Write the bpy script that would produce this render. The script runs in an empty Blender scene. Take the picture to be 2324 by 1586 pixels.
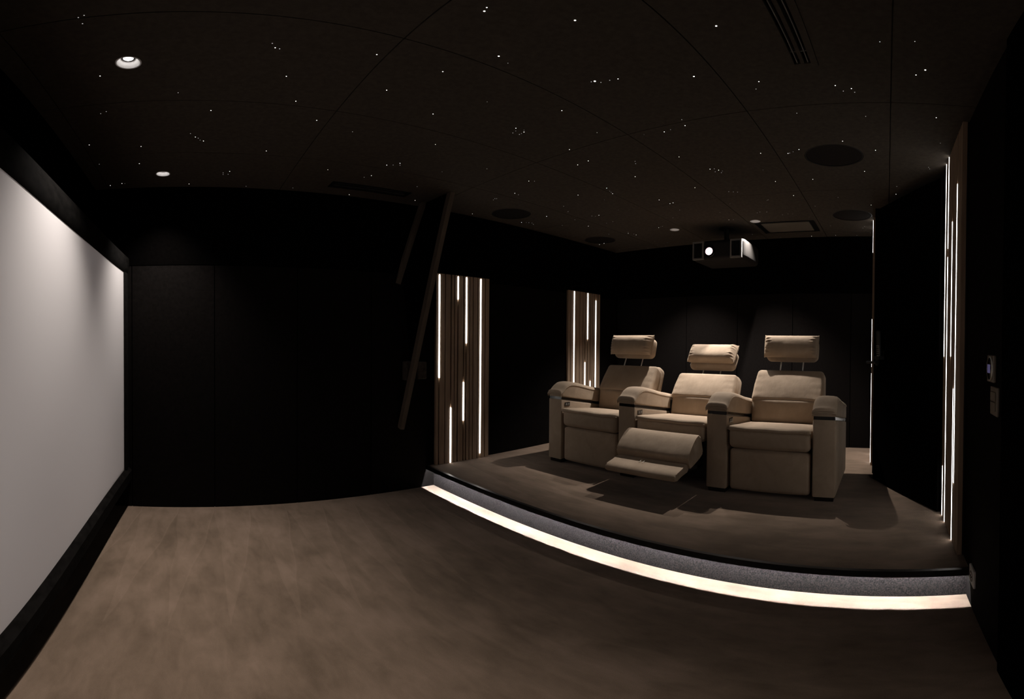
import bpy, bmesh, math, random
from mathutils import Vector, Matrix, noise as mnoise
random.seed(4)
sc = bpy.context.scene
COL = sc.collection
PI = math.pi
# ------------------------------------------------------------------ room numbers (metres)
F_PX, YAW, PITCH, ROLL, EYE = 1010.155, 0.728, -0.0109, 0.0073, 1.144
ZC, ZP = 2.2385, 0.176                 # ceiling, stage top
XS, XB = -0.62, 4.25                   # screen wall, back wall
YW, YR = 2.974, -0.345                 # far side wall, near side wall
XN, XRI = 1.765, 1.8385                # stage nosing, stage riser

# ------------------------------------------------------------------ materials
def srgb(r, g, b):
    f = lambda c: (c / 255) / 12.92 if c / 255 <= 0.04045 else ((c / 255 + 0.055) / 1.055) ** 2.4
    return (f(r), f(g), f(b), 1)

def new_mat(name):
    m = bpy.data.materials.new(name); m.use_nodes = True
    nt = m.node_tree
    return m, nt, nt.nodes['Principled BSDF']

def N(nt, kind, **kw):
    n = nt.nodes.new(kind)
    for k, v in kw.items():
        if k in n.inputs: n.inputs[k].default_value = v
        else: setattr(n, k, v)
    return n

def plain(name, col, rough=0.6, metal=0.0, var=0.0, scale=30, bump=0.0, bscale=200, sheen=0.0, spec=0.5, stretch=(1, 1, 1), coat=0.0):
    m, nt, b = new_mat(name)
    b.inputs['Base Color'].default_value = (*col[:3], 1)
    b.inputs['Roughness'].default_value = rough
    b.inputs['Metallic'].default_value = metal
    b.inputs['Specular IOR Level'].default_value = spec
    b.inputs['Sheen Weight'].default_value = sheen
    b.inputs['Coat Weight'].default_value = coat
    tc = N(nt, 'ShaderNodeTexCoord'); mp = N(nt, 'ShaderNodeMapping')
    mp.inputs['Scale'].default_value = stretch
    nt.links.new(tc.outputs['Object'], mp.inputs[0])
    if var:
        t = N(nt, 'ShaderNodeTexNoise', Scale=scale, Detail=5.0, Roughness=0.6)
        nt.links.new(mp.outputs[0], t.inputs['Vector'])
        r = N(nt, 'ShaderNodeValToRGB')
        r.color_ramp.elements[0].position = 0.3; r.color_ramp.elements[1].position = 0.72
        lo, hi = [max(0, c * (1 - var)) for c in col[:3]], [min(1, c * (1 + var)) for c in col[:3]]
        r.color_ramp.elements[0].color = (*lo, 1); r.color_ramp.elements[1].color = (*hi, 1)
        nt.links.new(t.outputs[0], r.inputs[0]); nt.links.new(r.outputs[0], b.inputs['Base Color'])
    if bump:
        t2 = N(nt, 'ShaderNodeTexNoise', Scale=bscale, Detail=3.0)
        nt.links.new(mp.outputs[0], t2.inputs['Vector'])
        bn = N(nt, 'ShaderNodeBump', Strength=bump, Distance=0.002)
        nt.links.new(t2.outputs[0], bn.inputs['Height']); nt.links.new(bn.outputs[0], b.inputs['Normal'])
    return m

def emit(name, col, strength, sampling='AUTO'):
    m = bpy.data.materials.new(name); m.use_nodes = True
    nt = m.node_tree; nt.nodes.clear()
    o = N(nt, 'ShaderNodeOutputMaterial'); e = N(nt, 'ShaderNodeEmission')
    e.inputs['Color'].default_value = (*col[:3], 1); e.inputs['Strength'].default_value = strength
    nt.links.new(e.outputs[0], o.inputs[0])
    m.cycles.emission_sampling = sampling
    return m

def carpet_mat(name):
    m, nt, b = new_mat(name)
    b.inputs['Roughness'].default_value = 0.95; b.inputs['Specular IOR Level'].default_value = 0.1
    b.inputs['Sheen Weight'].default_value = 0.15
    tc = N(nt, 'ShaderNodeTexCoord'); P = tc.outputs['Object']
    # cloudy pile direction blotches
    warp = N(nt, 'ShaderNodeTexNoise', Scale=2.2, Detail=5.0, Roughness=0.55, Distortion=0.2)
    nt.links.new(P, warp.inputs['Vector'])
    # short strokes
    mp = N(nt, 'ShaderNodeMapping'); mp.inputs['Scale'].default_value = (9, 3, 1); mp.inputs['Rotation'].default_value = (0, 0, 0.5)
    st = N(nt, 'ShaderNodeTexNoise', Scale=1.6, Detail=6.0, Roughness=0.6, Distortion=0.35)
    nt.links.new(P, mp.inputs[0]); nt.links.new(mp.outputs[0], st.inputs['Vector'])
    # vacuum passes: saw-tooth wedges across X, only toward the far side wall
    sep = N(nt, 'ShaderNodeSeparateXYZ'); nt.links.new(P, sep.inputs[0])
    wv = N(nt, 'ShaderNodeTexNoise', Scale=0.9, Detail=2.0); nt.links.new(P, wv.inputs['Vector'])
    def math_(op, a, bb=None, v=None, clamp=False):
        n = N(nt, 'ShaderNodeMath', operation=op); n.use_clamp = clamp
        nt.links.new(a, n.inputs[0])
        if bb is not None: nt.links.new(bb, n.inputs[1])
        if v is not None: n.inputs[1].default_value = v
        return n.outputs[0]
    xs = math_('ADD', sep.outputs[0], math_('MULTIPLY', wv.outputs[0], v=0.14))
    xs = math_('MULTIPLY', xs, v=4.2)
    saw = math_('FRACT', xs)
    yy = math_('MULTIPLY', math_('SUBTRACT', sep.outputs[1], v=1.55), v=0.75, clamp=True)
    # wedge: 1 where saw < y-ramp
    wedge = N(nt, 'ShaderNodeMath', operation='LESS_THAN'); nt.links.new(saw, wedge.inputs[0]); nt.links.new(yy, wedge.inputs[1])
    edge = math_('SUBTRACT', yy, saw)
    edge = math_('ABSOLUTE', edge)
    line = N(nt, 'ShaderNodeMath', operation='LESS_THAN'); nt.links.new(edge, line.inputs[0]); line.inputs[1].default_value = 0.018
    line2 = math_('MULTIPLY', line.outputs[0], math_('MULTIPLY', yy, v=1.0))
    s = math_('ADD', math_('MULTIPLY', warp.outputs[0], v=0.55), math_('MULTIPLY', st.outputs[0], v=0.45))
    s = math_('ADD', s, math_('MULTIPLY', wedge.outputs[0], v=0.06))
    s = math_('ADD', s, math_('MULTIPLY', line2, v=0.07))
    fine = N(nt, 'ShaderNodeTexNoise', Scale=420.0, Detail=2.0); nt.links.new(P, fine.inputs['Vector'])
    s = math_('ADD', s, math_('MULTIPLY', math_('SUBTRACT', fine.outputs[0], v=0.5), v=0.22))
    r = N(nt, 'ShaderNodeValToRGB'); e = r.color_ramp.elements
    e[0].position, e[0].color = 0.36, (0.140, 0.097, 0.066, 1)
    e[1].position, e[1].color = 0.68, (0.285, 0.200, 0.148, 1)
    k = e.new(0.52); k.color = (0.212, 0.148, 0.105, 1)
    nt.links.new(s, r.inputs[0]); nt.links.new(r.outputs[0], b.inputs['Base Color'])
    bn = N(nt, 'ShaderNodeBump', Strength=0.5, Distance=0.004); nt.links.new(fine.outputs[0], bn.inputs['Height'])
    nt.links.new(bn.outputs[0], b.inputs['Normal'])
    return m

def riser_mat(name):
    m, nt, b = new_mat(name)
    b.inputs['Roughness'].default_value = 0.95; b.inputs['Specular IOR Level'].default_value = 0.1
    tc = N(nt, 'ShaderNodeTexCoord')
    t = N(nt, 'ShaderNodeTexNoise', Scale=170.0, Detail=3.0, Roughness=0.7); nt.links.new(tc.outputs['Object'], t.inputs['Vector'])
    r = N(nt, 'ShaderNodeValToRGB'); e = r.color_ramp.elements
    e[0].position, e[0].color = 0.38, (0.0040, 0.0033, 0.0031, 1)
    e[1].position, e[1].color = 0.66, (0.026, 0.0212, 0.0205, 1)
    nt.links.new(t.outputs[0], r.inputs[0]); nt.links.new(r.outputs[0], b.inputs['Base Color'])
    bn = N(nt, 'ShaderNodeBump', Strength=0.8, Distance=0.004); nt.links.new(t.outputs[0], bn.inputs['Height']); nt.links.new(bn.outputs[0], b.inputs['Normal'])
    return m

def suede_mat(name):
    m, nt, b = new_mat(name)
    b.inputs['Roughness'].default_value = 0.85; b.inputs['Specular IOR Level'].default_value = 0.2
    b.inputs['Sheen Weight'].default_value = 0.25; b.inputs['Sheen Roughness'].default_value = 0.5
    b.inputs['Sheen Tint'].default_value = (0.9, 0.72, 0.55, 1)
    tc = N(nt, 'ShaderNodeTexCoord')
    t = N(nt, 'ShaderNodeTexNoise', Scale=7.0, Detail=6.0, Roughness=0.62, Distortion=0.7); nt.links.new(tc.outputs['Object'], t.inputs['Vector'])
    r = N(nt, 'ShaderNodeValToRGB'); e = r.color_ramp.elements
    e[0].position, e[0].color = 0.32, (0.305, 0.230, 0.166, 1)
    e[1].position, e[1].color = 0.68, (0.385, 0.295, 0.217, 1)
    nt.links.new(t.outputs[0], r.inputs[0]); nt.links.new(r.outputs[0], b.inputs['Base Color'])
    t2 = N(nt, 'ShaderNodeTexNoise', Scale=9.0, Detail=3.0); nt.links.new(tc.outputs['Object'], t2.inputs['Vector'])
    bn = N(nt, 'ShaderNodeBump', Strength=0.25, Distance=0.02); nt.links.new(t2.outputs[0], bn.inputs['Height']); nt.links.new(bn.outputs[0], b.inputs['Normal'])
    return m

def wood_mat(name):
    m, nt, b = new_mat(name)
    b.inputs['Roughness'].default_value = 0.55
    tc = N(nt, 'ShaderNodeTexCoord'); mp = N(nt, 'ShaderNodeMapping'); mp.inputs['Scale'].default_value = (60, 60, 2.2)
    t = N(nt, 'ShaderNodeTexNoise', Scale=1.5, Detail=6.0, Roughness=0.6, Distortion=0.5)
    nt.links.new(tc.outputs['Object'], mp.inputs[0]); nt.links.new(mp.outputs[0], t.inputs['Vector'])
    mp2 = N(nt, 'ShaderNodeMapping'); mp2.inputs['Scale'].default_value = (28, 28, 5)
    t2 = N(nt, 'ShaderNodeTexNoise', Scale=1.0, Detail=2.0); nt.links.new(tc.outputs['Object'], mp2.inputs[0]); nt.links.new(mp2.outputs[0], t2.inputs['Vector'])
    mx = N(nt, 'ShaderNodeMath', operation='MULTIPLY_ADD'); mx.inputs[1].default_value = 0.6
    ad = N(nt, 'ShaderNodeMath', operation='MULTIPLY'); ad.inputs[1].default_value = 0.4
    nt.links.new(t2.outputs[0], ad.inputs[0]); nt.links.new(t.outputs[0], mx.inputs[0]); nt.links.new(ad.outputs[0], mx.inputs[2])
    r = N(nt, 'ShaderNodeValToRGB'); e = r.color_ramp.elements
    e[0].position, e[0].color = 0.34, (0.255, 0.172, 0.112, 1)
    e[1].position, e[1].color = 0.66, (0.400, 0.285, 0.198, 1)
    nt.links.new(mx.outputs[0], r.inputs[0]); nt.links.new(r.outputs[0], b.inputs['Base Color'])
    return m

M = {}
M['carpet'] = carpet_mat('brown_carpet')
M['riser'] = riser_mat('charcoal_carpet')
M['suede'] = suede_mat('tan_suede')
M['wood'] = wood_mat('oak_slat')
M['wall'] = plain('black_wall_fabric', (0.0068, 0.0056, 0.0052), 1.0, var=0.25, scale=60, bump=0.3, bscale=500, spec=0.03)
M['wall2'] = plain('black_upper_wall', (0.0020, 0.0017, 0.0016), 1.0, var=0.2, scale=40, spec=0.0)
M['velvet'] = plain('black_velvet', (0.0085, 0.0075, 0.0070), 1.0, var=0.45, scale=14, sheen=0.0, spec=0.03, stretch=(1, 1, 2.5))
M['ceil'] = plain('dark_ceiling_board', (0.062, 0.052, 0.042), 0.95, var=0.18, scale=45, bump=0.2, bscale=300, spec=0.1)
M['speaker'] = plain('dark_speaker_mesh', (0.014, 0.011, 0.010), 0.9, var=0.2, scale=200, spec=0.15)
M['black'] = plain('matt_black', (0.006, 0.006, 0.006), 0.5, spec=0.3)
M['gloss'] = plain('gloss_black', (0.006, 0.005, 0.005), 0.18, spec=0.6)
M['darkmetal'] = plain('dark_metal_edge', (0.10, 0.095, 0.09), 0.35, metal=0.8)
M['chrome'] = plain('chrome', (0.75, 0.73, 0.70), 0.45, metal=0.7)
M['screen'] = plain('white_screen_fabric', (0.700, 0.665, 0.665), 0.95, spec=0.03)
M['timber'] = plain('dark_timber', (0.11, 0.088, 0.070), 0.85, var=0.15, scale=10, stretch=(3, 3, 0.6), spec=0.15)
M['blockwood'] = plain('dark_timber_block', (0.05, 0.042, 0.035), 0.9, var=0.5, scale=30, spec=0.15)
M['white'] = plain('white_trim', (0.8, 0.8, 0.8), 0.5)
M['cone'] = plain('white_reflector', (0.85, 0.83, 0.82), 0.5)
M['grey'] = plain('grey_plastic', (0.16, 0.15, 0.14), 0.5)
M['plate'] = plain('taupe_plate', (0.20, 0.165, 0.13), 0.45)
M['socket'] = plain('pale_plate', (0.75, 0.70, 0.65), 0.45)
M['proj'] = plain('projector_grey', (0.020, 0.018, 0.017), 0.8, spec=0.1)
M['hatch'] = plain('hatch_board', (0.13, 0.115, 0.097), 0.9, spec=0.1)
M['thread'] = plain('pale_thread', (0.75, 0.7, 0.62), 0.6)
M['led'] = emit('led_white', (1.0, 0.955, 0.90), 8.5)
M['cove'] = emit('cove_led', (0.94, 0.97, 1.0), 1250.0)
M['stardim'] = emit('fibre_star_dim', (1.0, 0.97, 0.93), 0.55, 'NONE')
M['star'] = emit('fibre_star', (1.0, 0.97, 0.93), 3.0, 'NONE')
M['lamp'] = emit('lamp_disc', (1.0, 0.96, 0.93), 11.0)
M['lampdim'] = emit('lamp_disc_dim', (1.0, 0.95, 0.90), 2.0)
M['lens'] = emit('projector_lens', (1.0, 0.60, 0.66), 6.0)
M['dial'] = emit('dial_display', (0.35, 0.30, 0.62), 0.16, 'NONE')

# ------------------------------------------------------------------ object helpers
def link(name, me, mat=None, parent=None):
    o = bpy.data.objects.new(name, me); COL.objects.link(o)
    if mat is not None: me.materials.append(mat)
    if parent is not None: o.parent = parent
    return o

def obj(name, bm, mat, parent=None, smooth=None, loc=None, rot=None):
    bmesh.ops.recalc_face_normals(bm, faces=bm.faces)
    me = bpy.data.meshes.new(name); bm.to_mesh(me); bm.free()
    o = link(name, me, mat, parent)
    if smooth is not None:
        for p in me.polygons: p.use_smooth = True
        if smooth < 3: me.set_sharp_from_angle(angle=smooth)
    if loc: o.location = loc
    if rot: o.rotation_euler = rot
    return o

def tag(o, label=None, cat=None, group=None, kind=None):
    if label: o['label'] = label
    if cat: o['category'] = cat
    if group: o['group'] = group
    if kind: o['kind'] = kind
    return o

def thing(name, label, cat, loc=(0, 0, 0), group=None, rot=None):
    o = bpy.data.objects.new(name, None); COL.objects.link(o)
    o.location = loc; o.empty_display_size = 0.1
    if rot: o.rotation_euler = rot
    return tag(o, label, cat, group)

def structure(name, bm, mat, label=None, smooth=None):
    o = obj(name, bm, mat, smooth=smooth); o['kind'] = 'structure'
    if label: o['label'] = label
    return o

def B(): return bmesh.new()

def box(bm, x0, x1, y0, y1, z0, z1, r=0.0, seg=3):
    g = bmesh.ops.create_cube(bm, size=1.0)['verts']
    for v in g:
        v.co.x = x0 + (v.co.x + .5) * (x1 - x0); v.co.y = y0 + (v.co.y + .5) * (y1 - y0); v.co.z = z0 + (v.co.z + .5) * (z1 - z0)
    if r:
        es = list({e for v in g for e in v.link_edges})
        bmesh.ops.bevel(bm, geom=es, offset=r, segments=seg, profile=0.5, affect='EDGES')
    return bm

def beam(bm, a, b, w, h, up=(0, 0, 1), r=0.0):
    """bar of section w (sideways) x h between points a and b"""
    a, b = Vector(a), Vector(b); d = (b - a).normalized(); s = d.cross(Vector(up)).normalized(); u = s.cross(d).normalized()
    vs = []
    for p in (a, b):
        for i, j in ((-1, -1), (1, -1), (1, 1), (-1, 1)):
            vs.append(bm.verts.new(p + s * (i * w / 2) + u * (j * h / 2)))
    fs = [(0, 1, 2, 3), (7, 6, 5, 4), (0, 4, 5, 1), (1, 5, 6, 2), (2, 6, 7, 3), (3, 7, 4, 0)]
    nf = [bm.faces.new([vs[i] for i in f]) for f in fs]
    if r: bmesh.ops.bevel(bm, geom=list({e for f in nf for e in f.edges}), offset=r, segments=2, profile=0.5, affect='EDGES')
    return bm

def tube(bm, pts, r, seg=8, closed=False):
    pts = [Vector(p) for p in pts]; n = len(pts); rings = []
    ref = Vector((0.31, 0.17, 0.93))
    for i, p in enumerate(pts):
        if closed: d = pts[(i + 1) % n] - pts[i - 1]
        else: d = pts[min(i + 1, n - 1)] - pts[max(i - 1, 0)]
        d.normalize(); s = d.cross(ref).normalized(); u = s.cross(d)
        rings.append([bm.verts.new(p + (s * math.cos(2 * PI * k / seg) + u * math.sin(2 * PI * k / seg)) * r) for k in range(seg)])
    for i in range(n if closed else n - 1):
        A, Bb = rings[i], rings[(i + 1) % n]
        for k in range(seg): bm.faces.new((A[k], A[(k + 1) % seg], Bb[(k + 1) % seg], Bb[k]))
    if not closed:
        bm.faces.new(rings[0][::-1]); bm.faces.new(rings[-1])
    return bm

def lathe(bm, prof, seg=32, c=(0, 0, 0)):
    """prof: list of (radius, z); r=0 closes"""
    rings = []
    for r, z in prof:
        if r < 1e-6: rings.append([bm.verts.new((c[0], c[1], c[2] + z))])
        else: rings.append([bm.verts.new((c[0] + r * math.cos(2 * PI * k / seg), c[1] + r * math.sin(2 * PI * k / seg), c[2] + z)) for k in range(seg)])
    for A, Bb in zip(rings, rings[1:]):
        for k in range(seg):
            k2 = (k + 1) % seg
            if len(A) == 1 and len(Bb) == 1: continue
            if len(A) == 1: bm.faces.new((A[0], Bb[k], Bb[k2]))
            elif len(Bb) == 1: bm.faces.new((A[k], A[k2], Bb[0]))
            else: bm.faces.new((A[k], A[k2], Bb[k2], Bb[k]))
    return bm

def prism(bm, prof, y0, y1, r=0.0, seg=3):
    """closed profile [(x,z)] extruded along y, rims rounded by r"""
    a = [bm.verts.new((x, y0, z)) for x, z in prof]; b = [bm.verts.new((x, y1, z)) for x, z in prof]
    n = len(prof)
    f0 = bm.faces.new(a); f1 = bm.faces.new(b[::-1])
    for i in range(n): bm.faces.new((a[i], b[i], b[(i + 1) % n], a[(i + 1) % n]))
    if r:
        bmesh.ops.bevel(bm, geom=list(f0.edges) + list(f1.edges), offset=r, segments=seg, profile=0.5, affect='EDGES')
    return bm

def puff(bm, sx, sy, sz, r, bulge=(0, 0, 0), m=10, k=4, fn=None, c=(0, 0, 0)):
    """upholstered block: rounded box whose faces swell outward by bulge"""
    h = (sx / 2, sy / 2, sz / 2)
    def ticks(hh):
        rr = min(r, hh * 0.98); i = (hh - rr) / hh
        t = [-1 + (1 - i) * j / k for j in range(k)] + [-i + 2 * i * j / m for j in range(m + 1)] + [i + (1 - i) * (j + 1) / k for j in range(k)]
        return t
    T = [ticks(x) for x in h]
    vmap = {}
    def vert(q):
        key = tuple(round(x, 5) for x in q)
        if key in vmap: return vmap[key]
        p = Vector([q[i] * h[i] for i in range(3)])
        base = Vector([max(-(h[i] - min(r, h[i] * .98)), min(h[i] - min(r, h[i] * .98), p[i])) for i in range(3)])
        d = p - base
        if d.length > 1e-9: p = base + d.normalized() * r
        a, b, cc = q
        p.x += bulge[0] * a * (1 - b * b) * (1 - cc * cc)
        p.y += bulge[1] * b * (1 - a * a) * (1 - cc * cc)
        p.z += bulge[2] * cc * (1 - a * a) * (1 - b * b)
        if fn: p = fn(p, q)
        vmap[key] = bm.verts.new(p + Vector(c)); return vmap[key]
    for ax in range(3):
        u, v = [(1, 2), (0, 2), (0, 1)][ax]
        for s in (-1, 1):
            for i in range(len(T[u]) - 1):
                for j in range(len(T[v]) - 1):
                    qs = []
                    for du, dv in ((0, 0), (1, 0), (1, 1), (0, 1)):
                        q = [0, 0, 0]; q[ax] = s; q[u] = T[u][i + du]; q[v] = T[v][j + dv]; qs.append(vert(q))
                    bm.faces.new(qs if s > 0 else qs[::-1])
    return bm

def boolean_cut(o, cutter_bm):
    """cut real holes into a mesh, then drop the cutter"""
    me = bpy.data.meshes.new('cut'); bmesh.ops.recalc_face_normals(cutter_bm, faces=cutter_bm.faces)
    cutter_bm.to_mesh(me); cutter_bm.free()
    c = bpy.data.objects.new('cut', me); COL.objects.link(c)
    md = o.modifiers.new('cut', 'BOOLEAN'); md.operation = 'DIFFERENCE'; md.solver = 'EXACT'; md.object = c; md.use_self = True
    dg = bpy.context.evaluated_depsgraph_get(); dg.update()
    ev = o.evaluated_get(dg)
    nm = bpy.data.meshes.new_from_object(ev, depsgraph=dg)
    o.modifiers.clear(); old = o.data; o.data = nm; nm.name = o.name
    bpy.data.objects.remove(c); bpy.data.meshes.remove(me); bpy.data.meshes.remove(old)

# ================================================================== THE SETTING
# floor of the lower level
bm = B(); box(bm, XS - .1, XRI + .02, YR - .1, YW + .1, -0.05, 0.0)
structure('floor', bm, M['carpet'], 'brown cut pile carpet floor of the lower level')

# raised stage: body, charcoal riser, nosing with the lip that hides the led strip
bm = B(); box(bm, XN + .022, XB + .1, YR - .1, YW + .1, ZP - 0.012, ZP)
stage = structure('floor_raised', bm, M['carpet'], 'raised carpeted stage under the recliners')
bm = B(); box(bm, XRI, XRI + .03, YR, YW, 0.0, ZP - .0125)
obj('riser', bm, M['riser'], stage)['label'] = 'charcoal speckled riser lit from above'
bm = B(); prism(bm, [(XN, ZP - .029), (XN + .004, ZP - .029), (XN + .004, ZP - .0055), (XN + .020, ZP - .0055), (XN + .020, ZP - .012), (XRI + .01, ZP - .012), (XRI + .01, ZP - .0055), (XN + .022, ZP - .0055),
                (XN + .022, ZP + .002), (XN, ZP + .002)], YR, YW)
obj('nosing', bm, M['black'], stage)['label'] = 'thin black nosing strip'
bm = B(); box(bm, XN + .0005, XN + .0215, YR, YW, ZP + .002, ZP + .003)
obj('edge_trim', bm, M['darkmetal'], stage)
bm = B(); box(bm, XN + .0095, XN + .0115, YR + .01, YW - .01, ZP - .0068, ZP - .006)
obj('light_strip', bm, M['cove'], stage)['label'] = 'warm light strip under the nosing'

# ceiling: board slab with grooves between the panels, holes for the fittings
DL = [(-.196, 1.482), (-.150, 2.72), (3.624, 1.889), (3.602, 1.114), (-.19, 0.27)]
SP = [(2.36, .297), (2.40, 2.715), (3.627, 2.741), (3.55, .290)]
VENTS = [((.914, 1.487), (2.712, 2.825)), ((.914, 1.468), (.241, .342))]
HT = ((3.655, 4.05), (.622, 1.145))
bm = B(); box(bm, XS - .1, XB + .1, YR - .1, YW + .1, ZC, ZC + .09)
ceil = structure('ceiling', bm, M['ceil'], 'dark boarded ceiling dotted with star lights')
cb = B()
for y in (0.0, .592, 1.184, 1.797, 2.39): box(cb, XS - .2, XB + .2, y - .0022, y + .0022, ZC - .01, ZC + .008)
for x in (-.53, .62, 1.774, 2.93, 4.085): box(cb, x - .0022, x + .0022, YR - .2, YW + .2, ZC - .01, ZC + .0085)
boolean_cut(ceil, cb)
cb = B()
for x, y in DL: lathe(cb, [(0, -.01), (.041, -.01), (.041, .07), (0, .07)], 32, (x, y, ZC))
for x, y in SP: lathe(cb, [(0, -.01), (.158, -.01), (.158, .012), (0, .012)], 64, (x, y, ZC))
for (x0, x1), (y0, y1) in VENTS: box(cb, x0, x1, y0, y1, ZC - .01, ZC + .05)
box(cb, HT[0][0], HT[0][1], HT[1][0], HT[1][1], ZC - .01, ZC + .03)
boolean_cut(ceil, cb)

# walls
def panel_wall(name, mapf, u0, u1, seams, zlo, zsplit, ztop, label):
    """wall slab with stretched-fabric panels below zsplit and a plain upper band; mapf(bm,u0,u1,d0,d1,z0,z1) adds a box, d = depth into the room"""
    bm = B()
    mapf(bm, u0, u1, -.10, -.012, 0 - .05, ztop + .05)
    ss = [u0] + [s for s in seams if u0 < s < u1] + [u1]
    for a, b in zip(ss, ss[1:]): mapf(bm, a + .003, b - .003, -.012, 0.0, zlo, zsplit - .003)
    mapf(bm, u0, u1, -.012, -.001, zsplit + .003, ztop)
    o = structure(name, bm, M['wall'], label)
    o.data.materials.append(M['wall2'])
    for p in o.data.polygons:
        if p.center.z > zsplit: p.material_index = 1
    return o
far = lambda bm, a, b, d0, d1, z0, z1: box(bm, a, b, YW - d1, YW - d0, z0, z1)
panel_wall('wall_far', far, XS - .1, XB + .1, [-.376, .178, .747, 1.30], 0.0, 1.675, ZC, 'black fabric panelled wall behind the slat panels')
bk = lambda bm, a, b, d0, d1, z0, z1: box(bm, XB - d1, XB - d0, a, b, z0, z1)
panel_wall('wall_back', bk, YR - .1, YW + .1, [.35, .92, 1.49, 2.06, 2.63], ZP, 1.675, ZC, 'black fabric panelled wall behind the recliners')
sw = lambda bm, a, b, d0, d1, z0, z1: box(bm, XS + d0, XS + d1, a, b, z0, z1)
bm = B(); sw(bm, YR - .1, YW + .1, -.1, 0, -.05, ZC + .05)
structure('wall_screen', bm, M['wall2'], 'black wall behind the projection screen')
# near side wall: solid, then a doorway behind the open leaf, then the thicker end piece carrying a slat panel
DX0, DX1 = 2.50, 3.36
bm = B()
box(bm, 1.262, DX0, YR - .10, YR, -.05, ZC + .05)
box(bm, DX0, DX1, YR - .10, YR, ZP + 2.02, ZC + .05)
structure('wall_right', bm, M['wall'], 'black side wall with the open door')
bm = B(); box(bm, -1.2, 1.262, YR - .10, YR + .012, -.05, ZC + .05)
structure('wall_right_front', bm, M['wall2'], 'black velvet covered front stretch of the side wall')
bm = B(); box(bm, DX1, XB, YR - .10, .102, -.05, ZC + .05)
structure('wall_right_back', bm, M['wall'], 'thicker black wall end behind the open door')
bm = B(); box(bm, DX0 - .25, DX1 + .25, YR - .62, YR - .60, -.05, ZC + .05)
box(bm, DX0 - .25, DX0 - .23, YR - .60, YR - .10, -.05, ZC + .05); box(bm, DX1 + .23, DX1 + .25, YR - .60, YR - .10, -.05, ZC + .05)
box(bm, DX0 - .25, DX1 + .25, YR - .60, YR - .10, ZC, ZC + .05)
structure('wall_vestibule', bm, M['wall2'])

# open door leaf, hinged at the slat panel, free edge towards the room
hx, hy, fx, fy = 2.497, -.292, 3.193, .093
ang = math.atan2(fy - hy, fx - hx); dl_len = math.hypot(fx - hx, fy - hy)
bm = B(); box(bm, 0.0, dl_len, -.042, 0.0, .008, 1.992, .002, 1)
door = structure('door_1', bm, M['wall2'], 'black door leaf standing ajar into the room')
door.location = (hx, hy, ZP); door.rotation_euler = (0, 0, ang)
bm = B()
hz = 1.051 - ZP
lathe(bm, [(0, 0), (.024, 0), (.024, .008), (0, .008)], 24)
bmesh.ops.rotate(bm, verts=bm.verts, matrix=Matrix.Rotation(-PI / 2, 3, 'X'))
tube(bm, [(0, 0.004, 0), (0, .052, 0)], .009, 10); tube(bm, [(-.085, .058, 0), (-.04, .061, 0), (.03, .061, 0), (.05, .058, 0)], .0085, 10)
obj('handle', bm, M['black'], door, smooth=.7, loc=(dl_len - .055, 0, hz - .004))
bm = B(); box(bm, -.03, .03, 0, .004, -.012, .012, .002, 2)
obj('latch_plate', bm, M['darkmetal'], door, loc=(dl_len - .0, -.021, hz), rot=(0, 0, PI / 2))

# ================================================================== PROJECTION SCREEN
SY0, SY1, SZ0, SZ1 = -.06, 2.868, .300, 1.617
def sx(y): return -.462 + .045 * ((y - 1.41) / 1.46) ** 2
scr = thing('projection_screen', 'large white projection screen in a wide black velvet frame', 'projection screen', (-.45, 1.41, 0))
def sweep(bm, sec, y0, y1, n=28):
    """section [(dx,z)] swept along the screen's gentle curve"""
    rings = []
    for i in range(n + 1):
        y = y0 + (y1 - y0) * i / n
        rings.append([bm.verts.new((sx(y) + dx + .45, y - 1.41, z)) for dx, z in sec])
    k = len(sec)
    for A, Bb in zip(rings, rings[1:]):
        for j in range(k): bm.faces.new((A[j], A[(j + 1) % k], Bb[(j + 1) % k], Bb[j]))
    bm.faces.new(rings[0]); bm.faces.new(rings[-1][::-1])
    return bm
FW = .108
obj('screen_surface', sweep(B(), [(0, SZ0 - .01), (0, SZ1 + .01), (-.006, SZ1 + .01), (-.006, SZ0 - .01)], SY0 - .01, SY1 + .01), M['screen'], scr, smooth=.6)
f = B()
sweep(f, [(-.03, SZ1 + FW), (.016, SZ1 + FW), (.016, SZ1 + .034), (.002, SZ1), (-.03, SZ1)], SY0 - FW, SY1 + FW)
o_top = obj('frame_rail', f, M['velvet'], scr, smooth=.4)
f = B(); sweep(f, [(-.03, SZ0 - .095), (.03, SZ0 - .095), (.03, SZ0 - .028), (.002, SZ0), (-.03, SZ0)], SY0 - FW, SY1 + FW)
obj('frame_rail', f, M['velvet'], scr, smooth=.4)
for s, ye in ((-1, SY0), (1, SY1)):
    f = B(); x = sx(ye)
    ys = [ye, ye + s * .030, ye + s * (FW - .001), ye + s * (FW - .001), ye]
    xs_ = [x + .002, x + .0155, x + .0155, x - .03, x - .03]
    a = [f.verts.new((px_ + .45, py - 1.41, SZ0 - .0005)) for px_, py in zip(xs_, ys)]; b = [f.verts.new((px_ + .45, py - 1.41, SZ1 + .0005)) for px_, py in zip(xs_, ys)]
    f.faces.new(a); f.faces.new(b[::-1])
    for i in range(5): f.faces.new((a[i], b[i], b[(i + 1) % 5], a[(i + 1) % 5]))
    obj('frame_stile', f, M['velvet'], scr)
for y in (.25, 2.57):
    f = B(); box(f, XS + .45, sx(y) - .031 + .45, y - 1.41 - .03, y - 1.41 + .03, SZ0 + .2, SZ1 - .2); obj('wall_bracket', f, M['black'], scr)

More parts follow.
